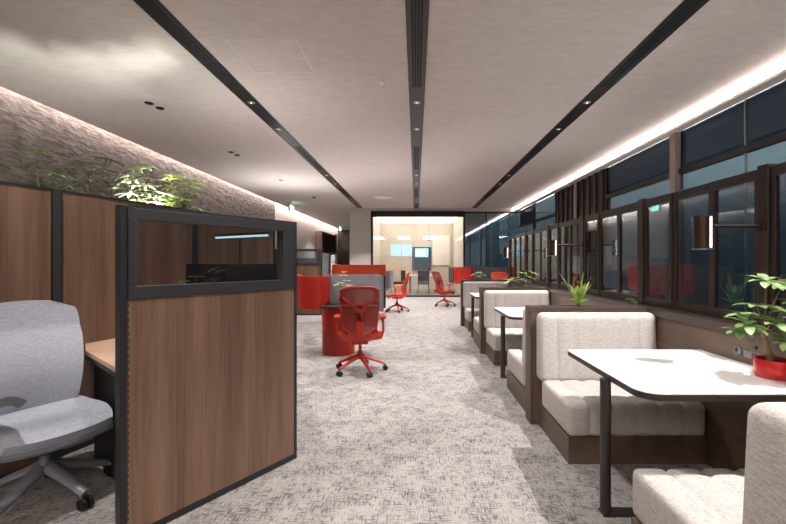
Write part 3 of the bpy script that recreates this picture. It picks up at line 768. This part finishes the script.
office_chair('light grey knitted office chair at the left picture edge, turned towards the near partition', (-2.03, 2.19, 0), math.atan2(fy, fx)+PI/2, 'greyplastic', 'knit', 'knit', 'greyplastic', w=.50, hh=.60, z0=.47, arms='leaf', grp=None, netmesh=False, bang=math.radians(-88), lr=1.35)
office_chair('red mesh office chair in the aisle with its back to the camera', (-.665, 4.76, 0), PI+.12, 'red', 'rednet', 'redpanel', 'red', w=.42, bang=math.radians(-61))
office_chair('orange-red mesh office chair seen side-on before the glass wall, facing left', (-.5, 10.5, 0), -PI/2-.1, 'orange', 'orangenet', 'red', 'red')
office_chair('distant red mesh chair facing right beside the far booth divider', (.84, 11.8, 0), PI/2+.5, 'red', 'rednet', 'red', 'red')
office_chair('small orange-red chair back showing past the end of the glass screens', (2.36, 11.0, 0), PI-.4, 'orange', 'orangenet', 'red', 'red')

# ------------------------------------------------------------------ red shared desks
def arc_screen(bm, cx, cy, r, a0, a1, z0, z1, t=.03, n=24):
    def f(u, v):
        a = a0+(a1-a0)*u; return Vector((cx+r*math.cos(a), cy+r*math.sin(a), z0+(z1-z0)*v))
    sheet(bm, f, n, 2, t)
def path_screen(bm, pts, z0, z1, t=.03, R=.12):
    """upright screen following a polyline with rounded corners"""
    P = [Vector(p) for p in pts]; out = [P[0]]
    for i in range(1, len(P)-1):
        a = (P[i-1]-P[i]).normalized(); b = (P[i+1]-P[i]).normalized()
        s, e = P[i]+a*R, P[i]+b*R
        for k in range(9):
            u = k/8; out.append(s*(1-u)**2+P[i]*2*u*(1-u)+e*u*u)
    out.append(P[-1]); n = len(out)-1
    def f(u, v):
        q = out[int(round(u*n))]; return Vector((q.x, q.y, z0+(z1-z0)*v))
    sheet(bm, f, n, 2, t)
t = thing('shared_desk', 'red shared desk with grey felt screen in front of the near red chair', 'desk', (0, 0, 0))
bm = bmesh.new(); pts = []
for k in range(28):
    a = 2*PI*k/28; pts.append((-1.10+.23*math.cos(a), 5.68+.17*math.sin(a)))
prism(bm, pts, 0, .69); link('column', bm, 'redpanel', t, True, bevel=0)
bm = bmesh.new(); prism(bm, [(-1.22, 5.3), (-.5, 5.22), (-.5, 5.58), (-1.3, 5.60), (-1.3, 5.4)], .69, .715); link('desktop', bm, 'charcoal', t, bevel=.004)
bm = bmesh.new(); path_screen(bm, [(-1.27, 5.62), (-.56, 5.62), (-.42, 5.2)], .715-.06, 1.125, .03, .1); link('felt_screen', bm, 'felt', t, True)
bm = bmesh.new(); path_screen(bm, [(-.405, 5.2), (-.545, 5.6)], .70, 1.12, .012, .05); link('screen_edge', bm, 'feltdark', t)
bm = bmesh.new(); path_screen(bm, [(-1.95, 6.5), (-1.52, 5.42), (-1.24, 5.40), (-1.22, 5.75)], .66, 1.105, .025, .13); link('red_screen', bm, 'redpanel', t, True)
t = thing('shared_desk', 'second red shared desk, its tall orange-red screen rising behind the grey felt', 'desk', (0, 0, 0))
bm = bmesh.new(); prism(bm, [(-1.12+.23*math.cos(2*PI*k/28), 8.75+.17*math.sin(2*PI*k/28)) for k in range(28)], 0, .69); link('column', bm, 'redpanel', t, True)
bm = bmesh.new(); prism(bm, [(-1.6, 8.15), (-.65, 8.15), (-.6, 9.9), (-1.3, 10.2), (-1.7, 9.0)], .69, .715); link('desktop', bm, 'charcoal', t, bevel=.004)
bm = bmesh.new(); path_screen(bm, [(-1.68, 8.9), (-1.68, 8.03), (-.62, 8.0), (-.72, 8.7)], .65, 1.245, .03, .14); link('orange_screen', bm, 'orange', t, True)
bm = bmesh.new(); path_screen(bm, [(-1.0, 8.95), (-.6, 9.0), (-.56, 9.5)], .7, 1.1, .03, .1); link('felt_screen', bm, 'felt', t, True)
t = thing('shared_desk', 'far red shared desk with grey screen between the far booth and the glass wall', 'desk', (0, 0, 0))
bm = bmesh.new(); prism(bm, [(1.6+.2*math.cos(2*PI*k/24), 12.4+.17*math.sin(2*PI*k/24)) for k in range(24)], 0, .69); link('column', bm, 'redpanel', t, True)
bm = bmesh.new(); prism(bm, [(1.15, 11.6), (2.8, 11.9), (2.8, 12.7), (1.1, 12.9)], .69, .715); link('desktop', bm, 'charcoal', t, bevel=.004)
bm = bmesh.new(); path_screen(bm, [(1.12, 11.9), (1.16, 11.45), (1.62, 11.45), (1.68, 11.8)], .68, 1.155, .03, .1); link('red_screen', bm, 'redpanel', t, True)
bm = bmesh.new(); path_screen(bm, [(1.72, 12.2), (2.75, 12.2), (2.8, 12.6)], .68, 1.14, .03, .1); link('grey_screen', bm, 'felt', t, True)
bm = bmesh.new(); path_screen(bm, [(1.02, 12.3), (1.06, 11.75)], .68, 1.15, .02, .05); link('end_screen', bm, 'feltdark', t)
# flowers on the near red desk
t = sprig_plant('flower_pot', (-.98, 5.42, .715), 'little yellow flower in a red pot on the near red desk', [(-.03, 0, .30), (.04, 0, .33), (.0, .02, .4), (.07, 0, .27), (-.07, 0, .28), (.02, 0, .27)], 'leafpale', 6, .075, .035, .004, base=(0, 0, .1))
bm = bmesh.new(); lathe(bm, [(.03, 0), (.055, 0), (.065, .11), (.055, .11), (.05, .09), (.01, .09)], 20); link('pot', bm, 'pot', t, True)
bm = bmesh.new()
for k in range(8):
    a = k*PI/4; leaf(bm, (0, .02, .43), (math.cos(a), math.sin(a), .8), .055, .04, .2, 3)
link('flower', bm, 'petal', t, True)
t = thing('laptop', 'pale laptop lying on the near red desk behind the chair', 'laptop', (-.68, 5.42, .715), .15)
link('keyboard_base', boxes((-.15, .15, -.11, .1, 0, .014)), 'alu', t, bevel=.003)
bm = bmesh.new(); sheet(bm, lambda u, v: Vector((-.15+.3*u, .1+.06*v, .014+.19*v)), 2, 2, .006); link('lid', bm, 'alu', t)
t = thing('desk_phone', 'white desk telephone standing behind the left red screen', 'telephone', (-1.56, 8.3, .715))
link('base', boxes((-.09, .09, -.08, .08, 0, .05)), 'white', t, bevel=.008); link('cradle', boxes((-.08, .08, .0, .05, .05, .2)), 'white', t, bevel=.008)
link('handset', boxes((-.035, .035, -.03, .0, .06, .47)), 'white', t, bevel=.01)

# ------------------------------------------------------------------ kitchen corner, far left
t = thing('wall_cabinet', 'dark wood wall cabinet high on the far white wall', 'cabinet', (LW, 19.4, 1.78))
link('body', boxes((0, .33, 0, 3.5, 0, 1.02)), 'walnut', t)
for i in range(4): link('door', boxes((.33, .35, .01+i*.875, .865+i*.875, .01, 1.01)), 'walnut_dark', t)
t = thing('refrigerator', 'grey refrigerator standing below the wall cabinet', 'refrigerator', (-4.58, 19.5, 0))
link('body', boxes((-.3, .35, 0, .65, .02, 1.7)), 'steel', t, bevel=.01); link('door', boxes((-.29, .34, -.03, 0, .6, 1.69)), 'steel', t, bevel=.006)
link('drawer', boxes((-.29, .34, -.03, 0, .04, .59)), 'steel', t, bevel=.006); link('handle', boxes((.26, .29, -.06, -.03, .8, 1.3)), 'alu', t)
t = thing('water_dispenser', 'slim white dispenser beside the grey refrigerator', 'dispenser', (-4.0, 19.3, 0))
link('body', boxes((-.1, .1, -.1, .2, 0, 1.25)), 'white', t, bevel=.01); link('top_unit', boxes((-.09, .09, -.08, .18, 1.27, 1.62)), 'paint', t, bevel=.02); link('drip_tray', boxes((-.07, .07, -.14, -.1, .85, .88)), 'charcoal', t)
t = thing('desk_screen', 'grey felt desk screen behind the distant partition window', 'screen', (-3.1, 10.6, 0))
link('screen', boxes((-.7, .75, 0, .03, .5, 1.40)), 'felt', t); link('foot', boxes((-.6, -.55, -.2, .2, 0, .5), (.55, .6, -.2, .2, 0, .5)), 'charcoal', t)
d = struct('door_1', boxes((-4.7, -3.9, 24.96, 25.0, 0, 2.3)), 'walnut_dark'); struct('door_handle', boxes((-4.0, -3.96, 24.9, 24.96, .9, 1.2)), 'alu', d)

# ------------------------------------------------------------------ light
def spot(name, loc, target, power, size, blend=.6, rad=.04, col=(1, .965, .94)):
    l = bpy.data.lights.new(name, 'SPOT'); l.energy = power; l.spot_size = size; l.spot_blend = blend; l.shadow_soft_size = rad; l.color = col
    o = bpy.data.objects.new(name, l); COL.objects.link(o); o.location = loc
    o.rotation_euler = (Vector(target)-Vector(loc)).to_track_quat('-Z', 'Y').to_euler(); return o
ZL = CZ-.05
for y, p in ((2.0, 300), (5.0, 220), (6.0, 150), (9.2, 200), (13.2, 200)):
    spot('spot_right', (2.14, y, ZL), (1.15, y+.35, 0), p, 1.35)
for y, p in ((2.0, 110), (5.0, 150), (9.2, 220), (10.2, 180), (13.2, 260)):
    spot('spot_middle', (.01, y, ZL), (.1, y+.1, 0), p, 1.9)
for y, p in ((2.0, 120), (5.0, 190), (6.0, 100), (9.2, 200), (13.2, 200)):
    spot('spot_left', (-2.06, y, ZL), (-1.9, y+.3, 0), p, 1.5)
for x in (-3.5, -1.5, .8):
    spot('spot_front', (x, 18.5, ZL), (x, 18.5, 0), 100, 2.0)
# planter uplight throwing leaf shadows on the ceiling
u = behind(.98, .12); spot('planter_uplight', (u[0], u[1], 1.68), (u[0]-1.5, u[1]+.1, CZ), 90, 2.0, .9, .035, (.93, 1, .88))
u = behind(1.18, .2); spot('planter_grow_light', (u[0]+.9, u[1]-.5, CZ-.06), (u[0], u[1], 2.0), 170, .5, .6, .02)
# added upward fill lights that brighten the ceiling, no fixtures there
for x, y, z, p in ((-3.3, 1.2, 1.7, 14), (-2.2, 4.9, 1.7, 30), (-3.2, 9.95, 1.72, 70), (-1.1, 8.5, .8, 60), (-2.0, -1.4, 1.9, 60), (1.0, -1.4, 1.9, 60), (3.0, 3.2, 1.0, 25), (3.0, 6.6, 1.0, 25)):
    spot('ceiling_fill', (x, y, z), (x, y+.01, CZ), p, 2.7, 1, .08)
# dusk sky outside the windows
W = bpy.data.worlds.new('World'); S.world = W; W.use_nodes = True
nt = W.node_tree; N = nt.nodes; L = nt.links
tc = N.new('ShaderNodeTexCoord'); sx = N.new('ShaderNodeSeparateXYZ'); L.new(tc.outputs['Generated'], sx.inputs[0])
r = N.new('ShaderNodeValToRGB'); e = r.color_ramp.elements
e[0].position = .44; e[0].color = lin((26, 37, 43)); e[1].position = .80; e[1].color = lin((66, 84, 96))
x = e.new(.53); x.color = lin((48, 64, 72)); x = e.new(.60); x.color = lin((100, 122, 128))
mr = N.new('ShaderNodeMapRange'); mr.inputs[1].default_value = -1; mr.inputs[2].default_value = 1
L.new(sx.outputs[2], mr.inputs[0]); L.new(mr.outputs[0], r.inputs[0]); L.new(r.outputs[0], N['Background'].inputs[0]); N['Background'].inputs[1].default_value = .7
for y in (-1.6, -3.4, -5.2):  # added fill panels, unseen behind the camera, to lift the room's brightness
    for x in (-3.2, -1.0, 1.1):
        tag(link('unseen_fill_panel', boxes((x-.5, x+.5, y-.15, y+.15, CZ-.02, CZ)), 'fillglow'), 'added unseen fill panel behind the camera position', 'ceiling light', 'added fill panels behind the camera')

# ------------------------------------------------------------------ camera
cam = bpy.data.cameras.new('Camera'); co = bpy.data.objects.new('Camera', cam); COL.objects.link(co)
co.location = (0, 0, CAMH); co.rotation_euler = (PI/2, 0, 0)
cam.sensor_width = 36; cam.lens = 400/786*36; cam.shift_x = -23/786; cam.clip_start = .05; cam.clip_end = 200
S.camera = co
S.view_settings.view_transform = 'Standard'; S.view_settings.look = 'None'; S.view_settings.gamma = 1; S.view_settings.use_curve_mapping = False
S.view_settings.exposure = .98
